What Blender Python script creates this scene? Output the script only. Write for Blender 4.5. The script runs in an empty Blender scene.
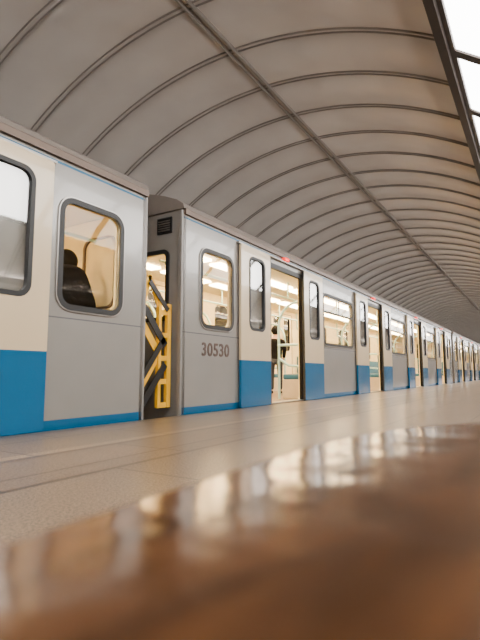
import bpy, bmesh, math, random
from mathutils import Matrix, Vector
random.seed(3)
SC=bpy.context.scene; COL=SC.collection
# ------------------------------------------------ materials
def nodes(name):
    m=bpy.data.materials.new(name); m.use_nodes=True
    nt=m.node_tree; return m,nt,nt.nodes['Principled BSDF']
def mat(name,col,rough=.5,metal=0.,noise=.06,nscale=6.,bump=0.,coat=0.,spec=None):
    m,nt,b=nodes(name)
    tc=nt.nodes.new('ShaderNodeTexCoord'); n=nt.nodes.new('ShaderNodeTexNoise')
    n.inputs['Scale'].default_value=nscale; n.inputs['Detail'].default_value=4
    nt.links.new(tc.outputs['Object'],n.inputs['Vector'])
    r=nt.nodes.new('ShaderNodeValToRGB')
    r.color_ramp.elements[0].position=.3; r.color_ramp.elements[1].position=.7
    r.color_ramp.elements[0].color=[c*(1-noise) for c in col]+[1]
    r.color_ramp.elements[1].color=[min(1,c*(1+noise)) for c in col]+[1]
    nt.links.new(n.outputs['Fac'],r.inputs[0]); nt.links.new(r.outputs[0],b.inputs['Base Color'])
    b.inputs['Roughness'].default_value=rough; b.inputs['Metallic'].default_value=metal
    b.inputs['Coat Weight'].default_value=coat
    if spec is not None: b.inputs['Specular IOR Level'].default_value=spec
    if bump:
        bp=nt.nodes.new('ShaderNodeBump'); bp.inputs['Strength'].default_value=bump; bp.inputs['Distance'].default_value=.01
        nt.links.new(n.outputs['Fac'],bp.inputs['Height']); nt.links.new(bp.outputs[0],b.inputs['Normal'])
    return m
def emis(name,col,s):
    m,nt,b=nodes(name); b.inputs['Base Color'].default_value=(*col,1)
    b.inputs['Emission Color'].default_value=(*col,1); b.inputs['Emission Strength'].default_value=s
    return m
def zramp(name,stops,zmin,zmax,rough,metal=0.,axis='Z',coat=0.,vari=0.05):
    m,nt,b=nodes(name)
    tc=nt.nodes.new('ShaderNodeTexCoord'); s=nt.nodes.new('ShaderNodeSeparateXYZ')
    nt.links.new(tc.outputs['Object'],s.inputs[0])
    mr=nt.nodes.new('ShaderNodeMapRange'); mr.inputs[1].default_value=zmin; mr.inputs[2].default_value=zmax
    nt.links.new(s.outputs[axis],mr.inputs[0])
    r=nt.nodes.new('ShaderNodeValToRGB'); r.color_ramp.interpolation='CONSTANT'
    e=r.color_ramp.elements
    while len(e)>1: e.remove(e[-1])
    e[0].position=0; e[0].color=(*stops[0][1],1)
    for z,c in stops[1:]:
        x=e.new((z-zmin)/(zmax-zmin)); x.color=(*c,1)
    nt.links.new(mr.outputs[0],r.inputs[0])
    n=nt.nodes.new('ShaderNodeTexNoise'); n.inputs['Scale'].default_value=2.5; n.inputs['Detail'].default_value=5
    nt.links.new(tc.outputs['Object'],n.inputs['Vector'])
    mr2=nt.nodes.new('ShaderNodeMapRange'); mr2.inputs[3].default_value=1-vari*2; mr2.inputs[4].default_value=1+vari
    nt.links.new(n.outputs['Fac'],mr2.inputs[0])
    mx=nt.nodes.new('ShaderNodeVectorMath'); mx.operation='SCALE'
    nt.links.new(r.outputs[0],mx.inputs[0]); nt.links.new(mr2.outputs[0],mx.inputs['Scale'])
    nt.links.new(mx.outputs[0],b.inputs['Base Color'])
    b.inputs['Roughness'].default_value=rough; b.inputs['Metallic'].default_value=metal; b.inputs['Coat Weight'].default_value=coat
    return m
GREY=(.32,.305,.285); BLUE=(.0,.125,.29)
M_side=zramp('train_side_paint',[(-.3,BLUE),(.075,GREY),(.962,(.15,.15,.16)),(.975,GREY),(2.365,(.02,.13,.25)),(2.39,GREY)],-.3,2.7,.26,.15,coat=.3)
M_leaf=zramp('door_leaf_paint',[(0,BLUE),(.66,(.72,.57,.37))],-.1,2.5,.25,0,coat=.4)
M_end=mat('end_wall_paint',(.26,.245,.23),.45,.1)
M_roof=mat('roof_paint',(.2,.17,.15),.5)
M_gut=mat('gutter_paint',(.15,.105,.08),.4,.2)
M_rub=mat('black_rubber',(.012,.012,.013),.5)
M_rim=mat('brushed_rim',(.35,.33,.31),.35,.8)
M_cream=mat('cream_lining',(.92,.76,.45),.4)
M_creamc=mat('cream_ceiling',(.92,.78,.5),.5)
M_cfloor=mat('car_floor_lino',(.24,.17,.12),.45,nscale=60,noise=.3)
M_seat=mat('seat_vinyl',(.02,.13,.24),.5)
M_seatb=mat('seat_box',(.6,.5,.36),.5)
M_steel=mat('teal_enamel_rail',(.50,.74,.75),.3,.1)
M_dark=mat('underframe_black',(.02,.02,.02),.7)
M_num=mat('number_paint',(.085,.05,.038),.5)
M_red=emis('red_lamp',(.9,.03,.02),2.5)
M_lamp=emis('car_lamp',(1,.73,.38),44)
M_pane=emis('pane_glow',(1.,.98,.95),14)
M_uplight=emis('added_uplight_glow',(1.,.92,.84),27)  # glow of the uplights added to brighten the vault
M_frame=mat('window_frame_bronze',(.05,.04,.035),.4,.5)
M_rib=mat('vault_rib',(.19,.17,.155),.35,.1)
M_end_w=mat('end_wall_plaster',(.6,.56,.51),.6)
M_track=mat('ballast',(.06,.055,.05),.9,noise=.5,nscale=20,bump=.6)
M_rail=mat('rail_steel',(.2,.17,.15),.35,.8)
M_yel=mat('yellow_paint',(.95,.50,.015),.4)
M_blk=mat('black_paint',(.012,.011,.011),.45)
SP=.93; X0=4.06
M_ceil=mat('vault_sheet',(.48,.445,.415),.22,.08,noise=.05,nscale=1.2,spec=1.)
nt=M_ceil.node_tree; b=nt.nodes['Principled BSDF']
tc=nt.nodes.new('ShaderNodeTexCoord'); sp=nt.nodes.new('ShaderNodeSeparateXYZ'); nt.links.new(tc.outputs['Object'],sp.inputs[0])
ma=nt.nodes.new('ShaderNodeMath'); ma.operation='MULTIPLY_ADD'; ma.inputs[1].default_value=math.pi/SP; ma.inputs[2].default_value=-X0*math.pi/SP
nt.links.new(sp.outputs['X'],ma.inputs[0])
si=nt.nodes.new('ShaderNodeMath'); si.operation='SINE'; nt.links.new(ma.outputs[0],si.inputs[0])
ab=nt.nodes.new('ShaderNodeMath'); ab.operation='ABSOLUTE'; nt.links.new(si.outputs[0],ab.inputs[0])
nz=nt.nodes.new('ShaderNodeTexNoise'); nz.inputs['Scale'].default_value=.9; nt.links.new(tc.outputs['Object'],nz.inputs['Vector'])
ad=nt.nodes.new('ShaderNodeMath'); ad.operation='MULTIPLY_ADD'; ad.inputs[1].default_value=1.5; nt.links.new(nz.outputs['Fac'],ad.inputs[0]); nt.links.new(ab.outputs[0],ad.inputs[2])
bp=nt.nodes.new('ShaderNodeBump'); bp.inputs['Strength'].default_value=1; bp.inputs['Distance'].default_value=.09
nt.links.new(ad.outputs[0],bp.inputs['Height']); nt.links.new(bp.outputs[0],b.inputs['Normal'])
def glass(name,base,tint):
    m,nt,b=nodes(name)
    out=nt.nodes['Material Output']; nt.nodes.remove(b)
    tr=nt.nodes.new('ShaderNodeBsdfTransparent'); gl=nt.nodes.new('ShaderNodeBsdfGlossy'); gl.inputs['Roughness'].default_value=.03
    tr.inputs[0].default_value=(*tint,1)
    lw=nt.nodes.new('ShaderNodeLayerWeight'); lw.inputs[0].default_value=.5
    pw=nt.nodes.new('ShaderNodeMath'); pw.operation='POWER'; pw.inputs[1].default_value=4
    mu=nt.nodes.new('ShaderNodeMath'); mu.operation='MULTIPLY_ADD'; mu.inputs[1].default_value=.6; mu.inputs[2].default_value=base
    nt.links.new(lw.outputs['Facing'],pw.inputs[0]); nt.links.new(pw.outputs[0],mu.inputs[0])
    ms=nt.nodes.new('ShaderNodeMixShader')
    nt.links.new(mu.outputs[0],ms.inputs[0]); nt.links.new(tr.outputs[0],ms.inputs[1]); nt.links.new(gl.outputs[0],ms.inputs[2]); nt.links.new(ms.outputs[0],out.inputs[0])
    return m
M_glass=glass('window_glass',.02,(.985,.98,.95)); M_glassd=glass('door_glass',.14,(1,1,.99))
# floor granite
M_floor,nt,b=nodes('platform_granite')
tc=nt.nodes.new('ShaderNodeTexCoord'); sp=nt.nodes.new('ShaderNodeSeparateXYZ'); nt.links.new(tc.outputs['Object'],sp.inputs[0])
mr=nt.nodes.new('ShaderNodeMapRange'); mr.inputs[1].default_value=-2; mr.inputs[2].default_value=4
nt.links.new(sp.outputs['Y'],mr.inputs[0])
r=nt.nodes.new('ShaderNodeValToRGB'); r.color_ramp.interpolation='CONSTANT'
e=r.color_ramp.elements
bands=[(-2,(.26,.19,.13)),(1.85,(.10,.07,.045)),(1.88,(.24,.175,.12)),(2.04,(.12,.085,.055)),(2.06,(.26,.19,.13)),(2.49,(.14,.10,.07)),(2.51,(.46,.35,.23)),(2.60,(.31,.23,.155)),(3.36,(.20,.145,.10))]
e[0].position=0; e[0].color=(*bands[0][1],1); e[1].position=(bands[1][0]+2)/6; e[1].color=(*bands[1][1],1)
for y,c in bands[2:]:
    x=e.new((y+2)/6); x.color=(*c,1)
nt.links.new(mr.outputs[0],r.inputs[0])
n=nt.nodes.new('ShaderNodeTexNoise'); n.inputs['Scale'].default_value=90; n.inputs['Detail'].default_value=5; n.inputs['Roughness'].default_value=.85
nt.links.new(tc.outputs['Object'],n.inputs['Vector'])
r2=nt.nodes.new('ShaderNodeValToRGB'); r2.color_ramp.elements[0].position=.44; r2.color_ramp.elements[0].color=(.3,.28,.26,1)
r2.color_ramp.elements[1].position=.56; r2.color_ramp.elements[1].color=(1.4,1.36,1.32,1)
nt.links.new(n.outputs['Fac'],r2.inputs[0])
br=nt.nodes.new('ShaderNodeTexBrick'); br.inputs['Scale'].default_value=1; br.inputs['Brick Width'].default_value=1.2; br.inputs['Row Height'].default_value=.62
br.inputs['Mortar Size'].default_value=.008; br.inputs['Color1'].default_value=(1,1,1,1); br.inputs['Color2'].default_value=(.8,.8,.8,1); br.inputs['Mortar'].default_value=(.3,.3,.3,1)
nt.links.new(tc.outputs['Object'],br.inputs['Vector'])
m1=nt.nodes.new('ShaderNodeMix'); m1.data_type='RGBA'; m1.blend_type='MULTIPLY'; m1.inputs[0].default_value=1
nt.links.new(r.outputs[0],m1.inputs[6]); nt.links.new(r2.outputs[0],m1.inputs[7])
m2=nt.nodes.new('ShaderNodeMix'); m2.data_type='RGBA'; m2.blend_type='MULTIPLY'; m2.inputs[0].default_value=1
nt.links.new(m1.outputs[2],m2.inputs[6]); nt.links.new(br.outputs[0],m2.inputs[7]); nt.links.new(m2.outputs[2],b.inputs['Base Color'])
b.inputs['Roughness'].default_value=.29
b.inputs['Specular Tint'].default_value=(1,.86,.68,1)
# bench wood
M_wood,nt,b=nodes('varnished_wood')
tc=nt.nodes.new('ShaderNodeTexCoord'); mp=nt.nodes.new('ShaderNodeMapping'); mp.inputs['Scale'].default_value=(2.2,8,8); mp.inputs['Rotation'].default_value=(0,0,.5)
nt.links.new(tc.outputs['Object'],mp.inputs[0])
n=nt.nodes.new('ShaderNodeTexNoise'); n.inputs['Scale'].default_value=2.4; n.inputs['Detail'].default_value=6; n.inputs['Distortion'].default_value=.8
nt.links.new(mp.outputs[0],n.inputs['Vector'])
r=nt.nodes.new('ShaderNodeValToRGB'); r.color_ramp.elements[0].position=.35; r.color_ramp.elements[0].color=(.038,.015,.006,1)
r.color_ramp.elements[1].position=.7; r.color_ramp.elements[1].color=(.14,.056,.019,1)
nt.links.new(n.outputs['Fac'],r.inputs[0]); nt.links.new(r.outputs[0],b.inputs['Base Color'])
b.inputs['Roughness'].default_value=.13; b.inputs['IOR'].default_value=1.75
b.inputs['Specular Tint'].default_value=(1,.62,.28,1)
n2=nt.nodes.new('ShaderNodeTexNoise'); n2.inputs['Scale'].default_value=13; n2.inputs['Detail'].default_value=2; nt.links.new(tc.outputs['Object'],n2.inputs['Vector'])
bp=nt.nodes.new('ShaderNodeBump'); bp.inputs['Strength'].default_value=.45; bp.inputs['Distance'].default_value=.004
nt.links.new(n2.outputs['Fac'],bp.inputs['Height']); nt.links.new(bp.outputs[0],b.inputs['Normal'])

# ------------------------------------------------ mesh helpers
def obj(name,me,m=None,loc=(0,0,0),parent=None):
    o=bpy.data.objects.new(name,me); COL.objects.link(o); o.location=loc
    if parent: o.parent=parent
    if m and me: me.materials.clear(); me.materials.append(m)
    return o
def rrect(x0,z0,x1,z1,r=0,n=6):
    if r<=0: return [(x0,z0),(x1,z0),(x1,z1),(x0,z1)]
    P=[]
    for cx,cz,a in ((x1-r,z0+r,-90),(x1-r,z1-r,0),(x0+r,z1-r,90),(x0+r,z0+r,180)):
        for i in range(n+1):
            t=math.radians(a+90*i/n); P.append((cx+r*math.cos(t),cz+r*math.sin(t)))
    return P
def flat(name,loops,thick,plane='XZ',off=0.,bevel=0.):
    cu=bpy.data.curves.new(name,'CURVE'); cu.dimensions='2D'; cu.fill_mode='BOTH'; cu.extrude=thick/2
    cu.bevel_depth=bevel
    for L in loops:
        s=cu.splines.new('POLY'); s.points.add(len(L)-1); s.use_cyclic_u=True
        for p,q in zip(s.points,L): p.co=(q[0],q[1],0,1)
    o=bpy.data.objects.new(name,cu); COL.objects.link(o)
    dg=bpy.context.evaluated_depsgraph_get(); me=bpy.data.meshes.new_from_object(o.evaluated_get(dg))
    bpy.data.objects.remove(o); bpy.data.curves.remove(cu)
    if plane=='XZ':
        for v in me.vertices: x,y,z=v.co; v.co=(x,-z+off,y)
    elif plane=='YZ':
        for v in me.vertices: x,y,z=v.co; v.co=(z+off,x,y)
    else:
        for v in me.vertices: v.co.z+=off
    me.name=name; return me
def tube(name,pts,r,res=3):
    cu=bpy.data.curves.new(name,'CURVE'); cu.dimensions='3D'; cu.bevel_depth=r; cu.bevel_resolution=res; cu.use_fill_caps=True
    for P in pts:
        s=cu.splines.new('POLY'); s.points.add(len(P)-1)
        for p,q in zip(s.points,P): p.co=(*q,1)
    o=bpy.data.objects.new(name,cu); COL.objects.link(o)
    dg=bpy.context.evaluated_depsgraph_get(); me=bpy.data.meshes.new_from_object(o.evaluated_get(dg))
    bpy.data.objects.remove(o); bpy.data.curves.remove(cu)
    for p in me.polygons: p.use_smooth=True
    return me
def boxes(name,L,bevel=0.):
    bm=bmesh.new()
    for x0,x1,y0,y1,z0,z1 in L:
        g=bmesh.ops.create_cube(bm,size=1)
        bmesh.ops.scale(bm,vec=(x1-x0,y1-y0,z1-z0),verts=g['verts'])
        bmesh.ops.translate(bm,vec=((x0+x1)/2,(y0+y1)/2,(z0+z1)/2),verts=g['verts'])
    if bevel: bmesh.ops.bevel(bm,geom=bm.edges[:],offset=bevel,segments=3,affect='EDGES',profile=.5)
    me=bpy.data.meshes.new(name); bm.to_mesh(me); bm.free(); return me
def empty(name,loc):
    o=bpy.data.objects.new(name,None); o.empty_display_size=.3; o.location=loc; COL.objects.link(o); return o
def prism(name,prof,x0,x1,closed=True):
    bm=bmesh.new()
    a=[bm.verts.new((x0,y,z)) for y,z in prof]; b_=[bm.verts.new((x1,y,z)) for y,z in prof]
    n=len(prof)
    for i in range(n if closed else n-1):
        j=(i+1)%n; bm.faces.new((a[i],a[j],b_[j],b_[i]))
    if closed: bm.faces.new(a[::-1]); bm.faces.new(b_)
    bmesh.ops.recalc_face_normals(bm,faces=bm.faces[:])
    me=bpy.data.meshes.new(name); bm.to_mesh(me); bm.free(); return me
def joinm(name,ms):
    bm=bmesh.new()
    for m_ in ms: bm.from_mesh(m_)
    me=bpy.data.meshes.new(name); bm.to_mesh(me); bm.free(); return me

# ------------------------------------------------ metro car (template)
L=20.8; W=2.7; DOORS=[2.75,7.85,12.95,18.05]; HW=.64; Z0=1.0
YT=3.6
def winrects():
    R=[(.36,1.08,1.08,2.06)]
    for i in range(3): R.append((DOORS[i]+1.68,1.06,DOORS[i+1]-1.68,2.05))
    R.append((L-1.08,1.08,L-.36,2.06)); return R
WR=winrects()
car=empty('metro_car',(4.5,YT,-Z0))
P=lambda name,me,m,loc=(0,0,0),par=None: obj(name,me,m,(loc[0],loc[1],loc[2]+(Z0 if par is None else 0)),par or car)
holes=[rrect(*w,.12) for w in WR]+[rrect(c-HW,0,c+HW,2.2,.05,3) for c in DOORS]
sidem=flat('body_side',[rrect(0,-.16,L,2.42)]+holes,.04,off=.02)
P('body_side',sidem,M_side); P('body_side',sidem,M_side,(0,W-.04,0))
lin=flat('inner_lining',[rrect(.05,0.0,L-.05,2.27)]+[rrect(w[0]+.01,w[1]+.01,w[2]-.01,w[3]-.01,.12) for w in WR]+[rrect(c-HW-.0,0.02,c+HW+.0,2.19,.05,3) for c in DOORS],.03,off=.058)
P('inner_lining',lin,M_cream); P('inner_lining',lin,M_cream,(0,W-.116,0))
prof=[(-.02,2.49),(0,2.55),(.1,2.62),(.3,2.70),(.66,2.81),(1.0,2.87),(1.35,2.89)]
profF=prof+[(W-y,z) for y,z in prof[-2::-1]]
rf=prism('roof',profF,-.03,L+.03); 
P('roof',rf,M_roof)
P('roof_gutter',prism('roof_gutter',[(-.035,2.42),(.02,2.42),(.02,2.5),(-.02,2.5),(-.035,2.485)],-.01,L+.01),M_gut)
P('roof_gutter',prism('roof_gutter',[(W+.035,2.42),(W-.02,2.42),(W-.02,2.5),(W+.02,2.5)],-.01,L+.01),M_gut)
P('interior_floor',boxes('interior_floor',[(.05,L-.05,.04,W-.04,-.06,0)]),M_cfloor)
P('interior_ceiling',boxes('interior_ceiling',[(.05,L-.05,.04,W-.04,2.27,2.31)]),M_creamc)
lampm=boxes('ceiling_lamp',[(0,1.25,-.11,.11,2.235,2.268)],.008)
x=.35
while x+1.25<L:
    for y in (.82,W-.82): P('ceiling_lamp',lampm,M_lamp,(x,y,0))
    x+=1.48
P('underframe',boxes('underframe',[(.1,L-.1,.12,W-.12,-.42,-.06)],.02),M_dark)
# end walls
ew=[(0.0,-.16),(W,-.16),(W,2.5)]+[(W-y,z-.012) for y,z in prof[2:]]+[(y,z-.012) for y,z in prof[-2:1:-1]]+[(0,2.5)]
EW_A=[(.26,.78,1.15,1.98),(W-.78,W-.26,1.15,1.98),(1.08,1.62,1.15,1.95)]
EW_B=[(1.08,1.62,1.15,1.95)]
def ewin(y0,y1,z0,z1,xs,sgn):
    fm=flat('end_window',[rrect(y0-.035,z0-.035,y1+.035,z1+.035,.09),rrect(y0+.015,z0+.015,y1-.015,z1-.015,.06)],.03,'YZ')
    f=P('end_window',fm,M_rub,(xs-sgn*.005,0,0))
    g=flat('window_glass',[rrect(y0,z0,y1,z1,.06)],.006,'YZ'); P('window_glass',g,M_glass,(sgn*.03,0,0),f)
for xs,sgn,WN in ((0,1,EW_A),(L,-1,EW_B)):
    ewm=flat('end_wall',[ew]+[rrect(y0,z0,y1,z1,.07) for y0,y1,z0,z1 in WN],.04,'YZ',off=.021)
    ewl=flat('end_lining',[rrect(.05,0,W-.05,2.26)]+[rrect(y0+.01,z0+.01,y1-.01,z1-.01,.07) for y0,y1,z0,z1 in WN],.02,'YZ',off=.052)
    P('end_wall',ewm,M_end,(xs if sgn>0 else xs-.042,0,0))
    P('end_lining',ewl,M_cream,(xs if sgn>0 else xs-.104,0,0))
    for q in WN: ewin(*q,xs,sgn)
    fx=(lambda a,b:(min(xs-sgn*a,xs-sgn*b),max(xs-sgn*a,xs-sgn*b)))
    a,b_=fx(0,.03)
    P('end_door_frame',boxes('end_door_frame',[(a,b_,.93,.99,0,2.15),(a,b_,1.71,1.77,0,2.15),(a,b_,.93,1.77,2.1,2.15)]),M_rub)
    a,b_=fx(0,.022)
    P('vent_backing',boxes('vent_backing',[(min(xs,xs-sgn*.006),max(xs,xs-sgn*.006),.2,.41,2.23,2.41)]),M_rub)
    vent=P('vent_grille',boxes('vent_grille',[(a,b_,.19,.21,2.22,2.42),(a,b_,.40,.42,2.22,2.42),(a,b_,.19,.42,2.22,2.24),(a,b_,.19,.42,2.40,2.42)]),M_rub)
    P('vent_slats',boxes('vent_slats',[(a,b_,.205,.405,2.252+i*.03,2.264+i*.03) for i in range(5)]),M_rim,(0,0,0),vent)
    a,b_=fx(0,.28)
    P('coupler',boxes('coupler',[(a,b_,1.2,1.5,-.45,-.2)],.03),M_dark)
    a,b_=fx(0,.04)
    P('corner_post',boxes('corner_post',[(a,b_,0.0,.06,-.12,2.48)],.012),M_end)
# framed cabinet hatch on the inside of the far end wall
P('cabinet_frame',flat('cabinet_frame',[rrect(.36,1.2,.90,2.04,.13),rrect(.385,1.225,.875,2.015,.11)],.03,'YZ',off=L-.075),M_gut)
def window_unit(w,split,yo,sgn,name='side_window'):
    x0,z0,x1,z1=w
    fm=flat(name,[rrect(x0-.035,z0-.035,x1+.035,z1+.035,.155),rrect(x0+.018,z0+.018,x1-.018,z1-.018,.10)],.02)
    f=P(name,fm,M_rub,(0,yo-sgn*.008,0))
    rm=flat('window_rim',[rrect(x0-.048,z0-.048,x1+.048,z1+.048,.17),rrect(x0-.033,z0-.033,x1+.033,z1+.033,.153)],.014)
    P('window_rim',rm,M_rim,(0,0,0),f)
    P('window_glass',flat('window_glass',[rrect(x0,z0,x1,z1,.1)],.006),M_glass,(0,sgn*.025,0),f)
    if split:
        P('window_bar',boxes('window_bar',[(x0,x1,-.008,.008,z1-.36,z1-.325),((x0+x1)/2-.012,(x0+x1)/2+.012,-.008,.008,z1-.34,z1)]),M_rub,(0,0,0),f)
for i,w in enumerate(WR):
    sp_=0<i<4
    window_unit(w,sp_,0,1); window_unit(w,sp_,W,-1)
# door leaves
LW=.88
leafm=flat('door_leaf',[rrect(0,.0,LW,2.33,.03,3),rrect(.24,1.12,.68,2.18,.1)],.034,bevel=.003)
leafc=flat('door_leaf',[rrect(0,.01,.635,2.19,.03,3),rrect(.12,1.12,.515,2.08,.1)],.034,bevel=.003)
leafi=flat('leaf_lining',[rrect(.01,.02,.625,2.18,.03,3),rrect(.12,1.12,.515,2.08,.1)],.01)
gask=flat('leaf_window',[rrect(.215,1.095,.705,2.205,.12),rrect(.255,1.135,.665,2.165,.09)],.05)
gaskc=flat('leaf_window',[rrect(.095,1.095,.54,2.105,.12),rrect(.135,1.135,.5,2.065,.09)],.06)
lg=flat('leaf_glass',[rrect(.24,1.12,.68,2.18,.1)],.006); lgc=flat('leaf_glass',[rrect(.12,1.12,.515,2.08,.1)],.006)
edge_o=boxes('leaf_seal',[(-.014,.004,-.02,.02,.01,2.32)],0)
frm=flat('door_frame',[[(-.69,-.02),(-.69,2.26),(.69,2.26),(.69,-.02),(.625,-.02),(.625,2.18),(-.625,2.18),(-.625,-.02)]],.05)
for c in DOORS:
    for lx,sx in ((c-HW-LW,LW),(c+HW,0)):
        d=P('door_leaf',leafm,M_leaf,(lx,-.045,0))
        P('leaf_window',gask,M_rub,(0,0,0),d); P('leaf_glass',lg,M_glassd,(0,0,0),d)
        P('leaf_seal',edge_o,M_rub,(sx+(.005 if sx else 0),0,0),d)
    for lx in (c-.637,c+.002):
        d=P('door_leaf',leafc,M_leaf,(lx,W-.02,0))
        P('leaf_window',gaskc,M_rub,(0,0,0),d); P('leaf_glass',lgc,M_glass,(0,0,0),d)
        P('leaf_lining',leafi,M_cream,(0,-.028,0),d)
    P('door_frame',frm,M_rub,(c,.02,0)); P('door_frame',frm,M_rub,(c,W-.03,0))
    P('door_rail',boxes('door_rail',[(c-1.56,c+1.56,-.05,0,2.335,2.36)],.004),M_rim)
    P('door_lamp',boxes('door_lamp',[(c-.10,c+.04,-.065,-.0,2.365,2.42)],.006),M_red)
    P('door_sill',boxes('door_sill',[(c-.64,c+.64,-.03,.06,-.03,.012)],.004),M_rim)
# seats + rails
def seat(x0,x1,near):
    y0,y1=(.08,.52) if near else (W-.52,W-.08)
    s=P('seat',boxes('seat',[(x0,x1,y0,y1,0.0,.36)],.015),M_seatb)
    P('seat_cushion',boxes('seat_cushion',[(x0+i*(x1-x0)/max(1,round((x1-x0)/.5)),x0+(i+1)*(x1-x0)/max(1,round((x1-x0)/.5))-.01,y0,y1+.0,.36,.46) for i in range(max(1,round((x1-x0)/.5)))],.03),M_seat,(0,0,0),s)
    b0,b1=(y0,y0+.1) if near else (y1-.1,y1)
    P('seat_backrest',boxes('seat_backrest',[(x0,x1,b0,b1,.46,.98)],.03),M_seat,(0,0,0),s)
for near in (True,False):
    seat(.1,1.85,near); seat(L-1.85,L-.1,near)
    for i in range(3): seat(DOORS[i]+.9,DOORS[i+1]-.9,near)
def curved(c,s,y):
    q=-1 if y<1 else 1; X=c+s*.84
    pts=[(X,y,0.0),(X,y,1.35)]
    for i in range(1,9):
        t=i/8*math.pi/2; pts.append((X,y+q*.42*(1-math.cos(t)),1.35+.45*math.sin(t)))
    return pts+[(X,y+q*.44,2.27)]
for y in (.56,W-.56):
    P('grab_rail',tube('grab_rail',[[(.2,y,1.95),(L-.2,y,1.95)]]+[[(q,y,1.95),(q,y,2.27)] for q in (1,4,6.7,9,11.8,14.2,16.8,19.8)],.017),M_steel)
    for c in DOORS:
        for s in (-1,1):
            P('handrail',tube('handrail',[curved(c,s,y),[(c+s*.84,y,1.0),(c+s*.84,y-(.4 if y<1 else -.4),1.0)],[(c+s*.84,y,.75),(c+s*.84,y-(.2 if y<1 else -.2),.62),(c+s*.84,y-(.4 if y<1 else -.4),.6)]],.024),M_steel)
# bogies
bm=bmesh.new()
for wx in (-1.05,1.05):
    for wy in (.45,W-.58):
        bmesh.ops.create_cone(bm,cap_ends=True,segments=28,radius1=.39,radius2=.39,depth=.13,matrix=Matrix.Translation((wx,wy+.065,.39-Z0))@Matrix.Rotation(math.pi/2,4,'X'))
whm=bpy.data.meshes.new('wheel'); bm.to_mesh(whm); bm.free()
for bx in (4.1,L-4.1):
    g=P('bogie',boxes('bogie',[(-1.5,1.5,.3,.44,-.62,-.42),(-1.5,1.5,W-.44,W-.3,-.62,-.42),(-.25,.25,.3,W-.3,-.6,-.4)],.03),M_dark,(bx,0,0))
    P('wheelset',whm,M_dark,(0,0,0),g)
car['category']='train car'; car['group']='cars of the metro train'
car['label']='grey metro car numbered 30530 with open cream and blue doors'
def copy_tree(src,name,loc):
    top=src.copy(); top.name=name; top.location=loc; COL.objects.link(top)
    def rec(s,d):
        for ch in s.children:
            c=ch.copy(); c.parent=d; COL.objects.link(c); rec(ch,c)
    rec(src,top); return top
G=.68
spots=[(4.5-G-L,'grey metro car whose end window shows a standing passenger'),(4.5+G+L,'grey metro car with cream and blue doors, next along platform'),(4.5+2*(G+L),'farther grey metro car with open cream and blue doors')]
for xs,lab in spots:
    c=copy_tree(car,'metro_car',(xs,YT,-Z0)); c['label']=lab
# car number
fc=bpy.data.curves.new('car_number','FONT'); fc.body='30530'; fc.size=.235; fc.extrude=.002; fc.offset=.0045; fc.space_character=1.08
o=bpy.data.objects.new('t',fc); COL.objects.link(o)
me=bpy.data.meshes.new_from_object(o.evaluated_get(bpy.context.evaluated_depsgraph_get())); bpy.data.objects.remove(o)
xs_=[v.co.x for v in me.vertices]; k=.63/(max(xs_)-min(xs_)); mn=min(xs_)
for v in me.vertices: x,y,z=v.co; v.co=((x-mn)*k+.38,-z-.003,y+.70)
P('car_number',me,M_num)['label']='brown painted digits 30530'

# ------------------------------------------------ barriers between cars
def slat(a,b_,w,t):
    a=Vector(a); b_=Vector(b_); d=(b_-a); l=d.length; d.normalize(); n=Vector((-d.z,0,d.x))*w/2
    bm=bmesh.new(); vs=[]
    for yy in (-t/2,t/2):
        vs.append([bm.verts.new(p+Vector((0,yy,0))) for p in (a-n,b_-n,b_+n,a+n)])
    bm.faces.new(vs[0]); bm.faces.new(vs[1][::-1])
    for i in range(4): j=(i+1)%4; bm.faces.new((vs[0][j],vs[0][i],vs[1][i],vs[1][j]))
    bmesh.ops.recalc_face_normals(bm,faces=bm.faces[:])
    me=bpy.data.meshes.new('slat'); bm.to_mesh(me); bm.free(); return me
def barrier(x0):
    bx=empty('safety_barrier',(x0,3.745,.08))
    Y=lambda a,b_,w: obj('slat',slat(a,b_,w,.012),M_yel,(0,0,0),bx)
    K=lambda a,b_,w: obj('slat',slat(a,b_,w,.014),M_blk,(0,-.0,0),bx)
    obj('post',boxes('post',[(.545,.61,-.025,.025,0,1.22)],.008),M_yel,(0,0,0),bx)
    obj('post',boxes('post',[(.39,.44,-.025,.025,0,1.28)],.008),M_yel,(0,0,0),bx)
    obj('post',boxes('post',[(.08,.13,-.025,.025,0,1.26)],.006),M_yel,(0,0,0),bx)
    for z in (.0,.27,.54,.81,1.08): obj('rung',boxes('rung',[(.43,.55,-.015,.015,z,z+.06)],.005),M_yel,(0,0,0),bx)
    Y((.12,.0,1.14),(.24,.0,1.52),.08); Y((.24,.0,1.52),(.42,.0,1.18),.08)
    Y((.12,.0,.98),(.42,.0,.62),.09); Y((.42,.0,.62),(.12,.0,.24),.09)
    K((.13,-.03,1.14),(.50,-.03,.72),.085); K((.50,-.03,.50),(.13,-.03,.06),.085)
    K((.13,-.03,.36),(.48,-.03,.80),.07); K((.22,-.03,1.44),(.54,-.03,1.14),.06)
    bx['category']='barrier'; bx['group']='barriers between the metro cars'
    bx['label']='yellow and black folding barrier closing the gap between two cars'
for xs in (4.5-G,4.5+L,4.5+2*L+G): barrier(xs)

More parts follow.
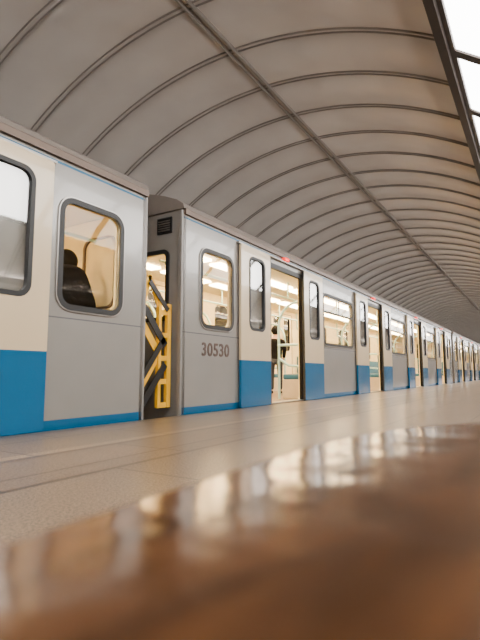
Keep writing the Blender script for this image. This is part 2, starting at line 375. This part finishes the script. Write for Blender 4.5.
# ------------------------------------------------ station shell
YC,ZC,R=3.45,-.37,5.1; XA,XB=-18.,72.
def arc(r,a0,a1,n):
    return [(YC+r*math.sin(math.radians(a0+(a1-a0)*i/n)),ZC+r*math.cos(math.radians(a0+(a1-a0)*i/n))) for i in range(n+1)]
TH=98.2
cm=prism('ceiling',arc(R,-TH,TH,128)+arc(R+.2,-TH,TH,128)[::-1],XA,XB)
for p in cm.polygons: p.use_smooth = len(p.vertices)==4
o=obj('ceiling',cm,M_ceil); o['kind']='structure'
n_t=1
ribm=joinm('rib',[prism('rib',arc(R-.02,-TH,TH,96)+arc(R+.01,-TH,TH,96)[::-1],a_,b_) for a_,b_ in ((-.040,-.030),(.030,.040))])
x=X0-SP*23
while x<XB:
    if x>XA:
        r_=obj('trim_%d'%n_t,ribm,M_rib,(x,0,0)); r_['kind']='structure'; n_t+=1
    x+=SP
for th in (-2.15,-3.25):
    t=math.radians(th); c=(YC+(R-.05)*math.sin(t),ZC+(R-.05)*math.cos(t))
    r_=obj('trim_%d'%n_t,boxes('crown_rail',[(XA,XB,-.012,.012,.0,.05)]),M_rib,(0,c[0],c[1])); r_['kind']='structure'; n_t+=1
def quadbar(name,th0,th1,r0,r1,x0,x1):
    return prism(name,arc(r0,th0,th1,3)+arc(r1,th0,th1,3)[::-1],x0,x1)
PW=1.3
wfm=joinm('window',[quadbar('a',-35.4,-34.7,R-.08,R-.01,0,PW),quadbar('a',-47.9,-47.1,R-.08,R-.01,0,PW),quadbar('a',-47.1,-35.4,R-.08,R-.01,0,.065),quadbar('a',-47.1,-35.4,R-.08,R-.01,PW-.065,PW)])
wgm=quadbar('pane',-47.1,-35.4,R-.06,R-.04,.065,PW-.065)
x=5.06-PW*12; k=1
while x<70:
    f=obj('window_%d'%k,wfm,M_frame,(x,0,0)); f['kind']='structure'
    g=obj('pane',wgm,M_pane,(0,0,0),f); k+=1; x+=PW
o=obj('trim_%d'%n_t,quadbar('beam',-34.7,-33.4,R-.11,R-.0,XA,XB),M_frame); o['kind']='structure'; n_t+=1
# uplights added along both walls to brighten the vault, none seen
hou=boxes('housing',[(0,2.9,-.16,.16,0,.025),(0,2.9,-.16,-.13,.025,.12),(0,2.9,.13,.16,.025,.12),(0,.03,-.13,.13,.025,.12),(2.87,2.9,-.13,.13,.025,.12)])
tub=boxes('added_uplight_tube',[(.06,2.84,-.07,.07,.035,.085)],.02)
for yy,zz in ((-.95,2.05),(7.95,1.95)):
    x=XA+.2
    while x+3<71.9:
        h=obj('added_uplight',hou,M_end,(x,yy,zz)); obj('added_uplight_tube',tub,M_uplight,(0,0,0),h)
        h['category']='lamp'; h['group']='trough uplights added to brighten the vault'; h['label']='long trough uplight added to brighten the vault'
        x+=3.0
o=obj('floor',boxes('floor',[(XA,XB,-1.62,3.5,-1.1,0)]),M_floor); o['kind']='structure'
o=obj('floor_track',boxes('floor_track',[(XA,XB,-1.6,8.5,-1.3,-1.1)]),M_track); o['kind']='structure'
for nm,y0,y1,z0 in (('trim_%d'%n_t,-1.5,-.8,1.97),('trim_%d'%(n_t+1),7.8,8.3,1.87)):
    o=obj(nm,boxes('cornice',[(XA,XB,y0,y1,z0,z0+.08)]),M_end_w); o['kind']='structure'  # ledges under the added uplights
for nm,xx in (('wall_back',XA-.2),('wall_front',XB)):
    o=obj(nm,boxes(nm,[(xx,xx+.2,-1.9,8.8,-1.3,5.0)]),M_end_w); o['kind']='structure'
for yy in (.515,W-.515):
    rl=obj('rail',boxes('rail',[(XA+.01,XB-.01,-.07,.07,-1.1,-1.085),(XA+.01,XB-.01,-.012,.012,-1.085,-1.03),(XA+.01,XB-.01,-.035,.035,-1.03,-1.0)]),M_rail,(0,YT+yy,0))
    rl['category']='rail'; rl['label']='steel running rail under the metro cars'; rl['group']='running rails'

# ------------------------------------------------ bench
be=empty('bench',(0,-.055,0))
def oval(x0,x1,b_,a):
    P_=[]
    for i in range(49):
        t=math.pi*(-.5+i/48); P_.append((x1+a*math.cos(t),b_*math.sin(t)))
    for i in range(49):
        t=math.pi*(.5+i/48); P_.append((x0+a*math.cos(t),b_*math.sin(t)))
    return P_
bt=flat('seat_top',[oval(-1.2,.42,.272,.54)],.03,'XY',off=.373,bevel=.012)
bm=bmesh.new(); bm.from_mesh(bt); bmesh.ops.remove_doubles(bm,verts=bm.verts[:],dist=1e-5); bm.to_mesh(bt); bm.free()
obj('seat_top',bt,M_wood,(0,0,0),be)
for lx in (-1.1,.4):
    obj('leg',boxes('leg',[(lx-.04,lx+.04,-.2,.2,0,.35)],.01),M_dark,(0,0,0),be)
be['category']='bench'; be['label']='low bench with a glossy varnished brown wooden top'

# ------------------------------------------------ passengers
M_jk=mat('black_jacket',(.008,.0075,.008),.9,noise=.3,nscale=20,bump=.4,spec=.1)
M_tr=mat('dark_trousers',(.02,.022,.03),.8)
M_skin=mat('skin',(.55,.33,.24),.5)
M_lips=mat('lips',(.4,.15,.13),.5)
M_hair=mat('dark_hair',(.009,.007,.006),.8,nscale=60,noise=.4,bump=.5,spec=.2)
def skin(name,V,E,Rd,m,par,sub=2):
    me=bpy.data.meshes.new(name); me.from_pydata(V,E,[]); o=obj(name,me,m,(0,0,0),par)
    o.modifiers.new('s','SKIN').use_smooth_shade=True
    for i,r_ in enumerate(Rd):
        rr=r_ if isinstance(r_,tuple) else (r_,r_)
        me.skin_vertices[0].data[i].radius=rr
    me.skin_vertices[0].data[0].use_root=True
    o.modifiers.new('u','SUBSURF').levels=sub; o.modifiers['u'].render_levels=sub
    return o
def blob(name,c,s,m,par,cut=None):
    bm=bmesh.new(); bmesh.ops.create_uvsphere(bm,u_segments=24,v_segments=16,radius=1)
    bmesh.ops.scale(bm,vec=s,verts=bm.verts[:]); bmesh.ops.translate(bm,vec=c,verts=bm.verts[:])
    if cut: bmesh.ops.delete(bm,geom=[v for v in bm.verts if cut(v.co)],context='VERTS')
    me=bpy.data.meshes.new(name); bm.to_mesh(me); bm.free()
    for p in me.polygons: p.use_smooth=True
    return obj(name,me,m,(0,0,0),par)
def face(pe,z,y0=0.,k=1.):
    blob('hair',(0,.015+y0,z+.01),(.105*k,.122*k,.115*k),M_hair,pe,lambda p:(p.y>.08+y0 and p.z<z+.045))
    blob('nose',(0,.135+y0,z-.025),(.013,.018,.02),M_skin,pe)
    for s in (-1,1): blob('eye',(s*.032,.115+y0,z),(.012,.01,.008),M_rub,pe)
    blob('mouth',(0,.118+y0,z-.07),(.024,.008,.006),M_lips,pe)
pe=empty('person',(3.36,4.32,0)); pe.rotation_euler=(0,0,math.radians(-15))
V=[(0,0,.95),(0,0,1.12),(0,0,1.32),(0,.01,1.44),(0,.015,1.53),(0,.03,1.62),(0,.03,1.70)]
E=[(i,i+1) for i in range(6)]; Rd=[(.15,.11),(.13,.10),(.16,.11),(.1,.08),.055,(.078,.095),(.07,.085)]
for s in (-1,1):
    b0=len(V)
    V+=[(s*.17,0,1.42),(s*.25,-.02,1.15),(s*.24,.12,.93),(s*.235,.15,.86)]
    E+=[(3,b0),(b0,b0+1),(b0+1,b0+2),(b0+2,b0+3)]; Rd+=[.055,.042,.028,(.038,.02)]
    h=b0+3
    for j,(dx,ln) in enumerate(((-.03,.07),(-.01,.08),(.01,.075),(.03,.06))):
        q=len(V); V+=[(s*.235,.15+dx,.82),(s*.23,.155+dx,.82-ln*.5),(s*.215,.16+dx,.82-ln)]
        E+=[(h,q),(q,q+1),(q+1,q+2)]; Rd+=[.009,.009,.007]
    q=len(V); V+=[(s*.215,.195,.85),(s*.205,.205,.81)]; E+=[(h,q),(q,q+1)]; Rd+=[.010,.008]
    q=len(V)
    V+=[(s*.1,0,.88),(s*.11,.015,.5),(s*.11,-.01,.1)]; E+=[(0,q),(q,q+1),(q+1,q+2)]; Rd+=[.09,.058,.04]
skin('body',V,E,Rd,M_skin,pe,1)
V=[(0,0,.84),(0,0,1.0),(0,0,1.16),(0,-.02,1.31),(0,-.04,1.44),(0,-.05,1.54),(0,-.03,1.64)]
E=[(i,i+1) for i in range(6)]; Rd=[(.22,.17),(.21,.17),(.24,.18),(.29,.20),(.28,.20),(.23,.17),(.16,.13)]
for s in (-1,1):
    b0=len(V); V+=[(s*.24,-.01,1.30),(s*.285,-.02,1.12),(s*.25,.11,.94)]; E+=[(3,b0),(b0,b0+1),(b0+1,b0+2)]; Rd+=[.13,.09,.055]
skin('jacket',V,E,Rd,M_jk,pe,3)
V=[(0,0,.93)];E=[];Rd=[(.165,.125)]
for s in (-1,1):
    b0=len(V); V+=[(s*.1,0,.85),(s*.11,.015,.5),(s*.11,-.01,.1)]; E+=[(0,b0),(b0,b0+1),(b0+1,b0+2)]; Rd+=[.1,.075,.062]
skin('trousers',V,E,Rd,M_tr,pe)
for s in (-1,1):
    skin('shoe',[(s*.11,-.04,.05),(s*.115,.08,.045),(s*.12,.17,.035)],[(0,1),(1,2)],[(.045,.05),(.045,.04),(.04,.03)],M_hair,pe)
face(pe,1.68,0,1.2)
pe['category']='person'; pe['label']='dark-haired standing passenger in a black jacket inside the car'
def stander(x,y,rot,H=1.):
    ps=empty('person',(x,y,0)); ps.rotation_euler=(0,0,rot)
    V=[(0,0,.95),(0,0,1.12),(0,0,1.32),(0,.01,1.44),(0,.015,1.53),(0,.03,1.62),(0,.03,1.70)]
    E=[(i,i+1) for i in range(6)]; Rd=[(.14,.10),(.12,.10),(.15,.10),(.09,.08),.052,(.075,.092),(.068,.082)]
    for s in (-1,1):
        b0=len(V)
        V+=[(s*.16,0,1.42),(s*.22,-.02,1.15),(s*.21,.08,.93),(s*.205,.1,.86)]
        E+=[(3,b0),(b0,b0+1),(b0+1,b0+2),(b0+2,b0+3)]; Rd+=[.05,.04,.027,(.036,.02)]
        h=b0+3
        for dx,ln in ((-.03,.07),(-.01,.08),(.01,.075),(.03,.06)):
            q=len(V); V+=[(s*.205,.1+dx,.82),(s*.20,.105+dx,.82-ln*.5),(s*.19,.11+dx,.82-ln)]
            E+=[(h,q),(q,q+1),(q+1,q+2)]; Rd+=[.009,.009,.007]
        q=len(V); V+=[(s*.185,.145,.85),(s*.175,.155,.81)]; E+=[(h,q),(q,q+1)]; Rd+=[.010,.008]
        q=len(V); V+=[(s*.1,0,.88),(s*.11,.015,.5),(s*.11,-.01,.1)]; E+=[(0,q),(q,q+1),(q+1,q+2)]; Rd+=[.085,.056,.04]
    skin('body',V,E,Rd,M_skin,ps,1)
    V=[(0,0,.86),(0,0,1.0),(0,0,1.16),(0,0,1.30),(0,0,1.40),(0,0,1.48)]
    E=[(i,i+1) for i in range(5)]; Rd=[(.18,.14),(.17,.13),(.18,.14),(.20,.14),(.17,.13),(.09,.08)]
    for s in (-1,1):
        b0=len(V); V+=[(s*.19,0,1.36),(s*.23,-.02,1.15),(s*.215,.07,.94)]; E+=[(4,b0),(b0,b0+1),(b0+1,b0+2)]; Rd+=[.075,.06,.045]
    skin('jacket',V,E,Rd,M_jk,ps)
    V=[(0,0,.93)];E=[];Rd=[(.155,.115)]
    for s in (-1,1):
        b0=len(V); V+=[(s*.1,0,.85),(s*.11,.015,.5),(s*.11,-.01,.1)]; E+=[(0,b0),(b0,b0+1),(b0+1,b0+2)]; Rd+=[.095,.072,.06]
    skin('trousers',V,E,Rd,M_tr,ps)
    for s in (-1,1):
        skin('shoe',[(s*.11,-.04,.05),(s*.115,.08,.045),(s*.12,.17,.035)],[(0,1),(1,2)],[(.045,.05),(.045,.04),(.04,.03)],M_hair,ps)
    face(ps,1.665,0,1.1); ps.scale=(H,H,H)
    ps['category']='person'; ps['label']='passenger in dark clothes standing inside the car beyond the open door'
stander(9.95,5.2,math.radians(-62),.88)

# ------------------------------------------------ world + camera
w=bpy.data.worlds.new('World'); SC.world=w; w.use_nodes=True
w.node_tree.nodes['Background'].inputs[0].default_value=(.3,.3,.32,1); w.node_tree.nodes['Background'].inputs[1].default_value=.3
a=math.radians(31.85); p=math.radians(6.3)
F=Vector((math.cos(p)*math.cos(a),math.cos(p)*math.sin(a),math.sin(p))); Rv=Vector((math.sin(a),-math.cos(a),0)); U=Rv.cross(F)
cam=bpy.data.cameras.new('camera'); co=bpy.data.objects.new('camera',cam); COL.objects.link(co)
Mx=Matrix((Rv,U,-F)).transposed().to_4x4(); Mx.translation=(0,0,.48); co.matrix_world=Mx
cam.lens=27; cam.sensor_width=36; cam.clip_start=.01; cam.clip_end=300
cam.dof.use_dof=True; cam.dof.focus_distance=7.5; cam.dof.aperture_fstop=4.2
SC.camera=co
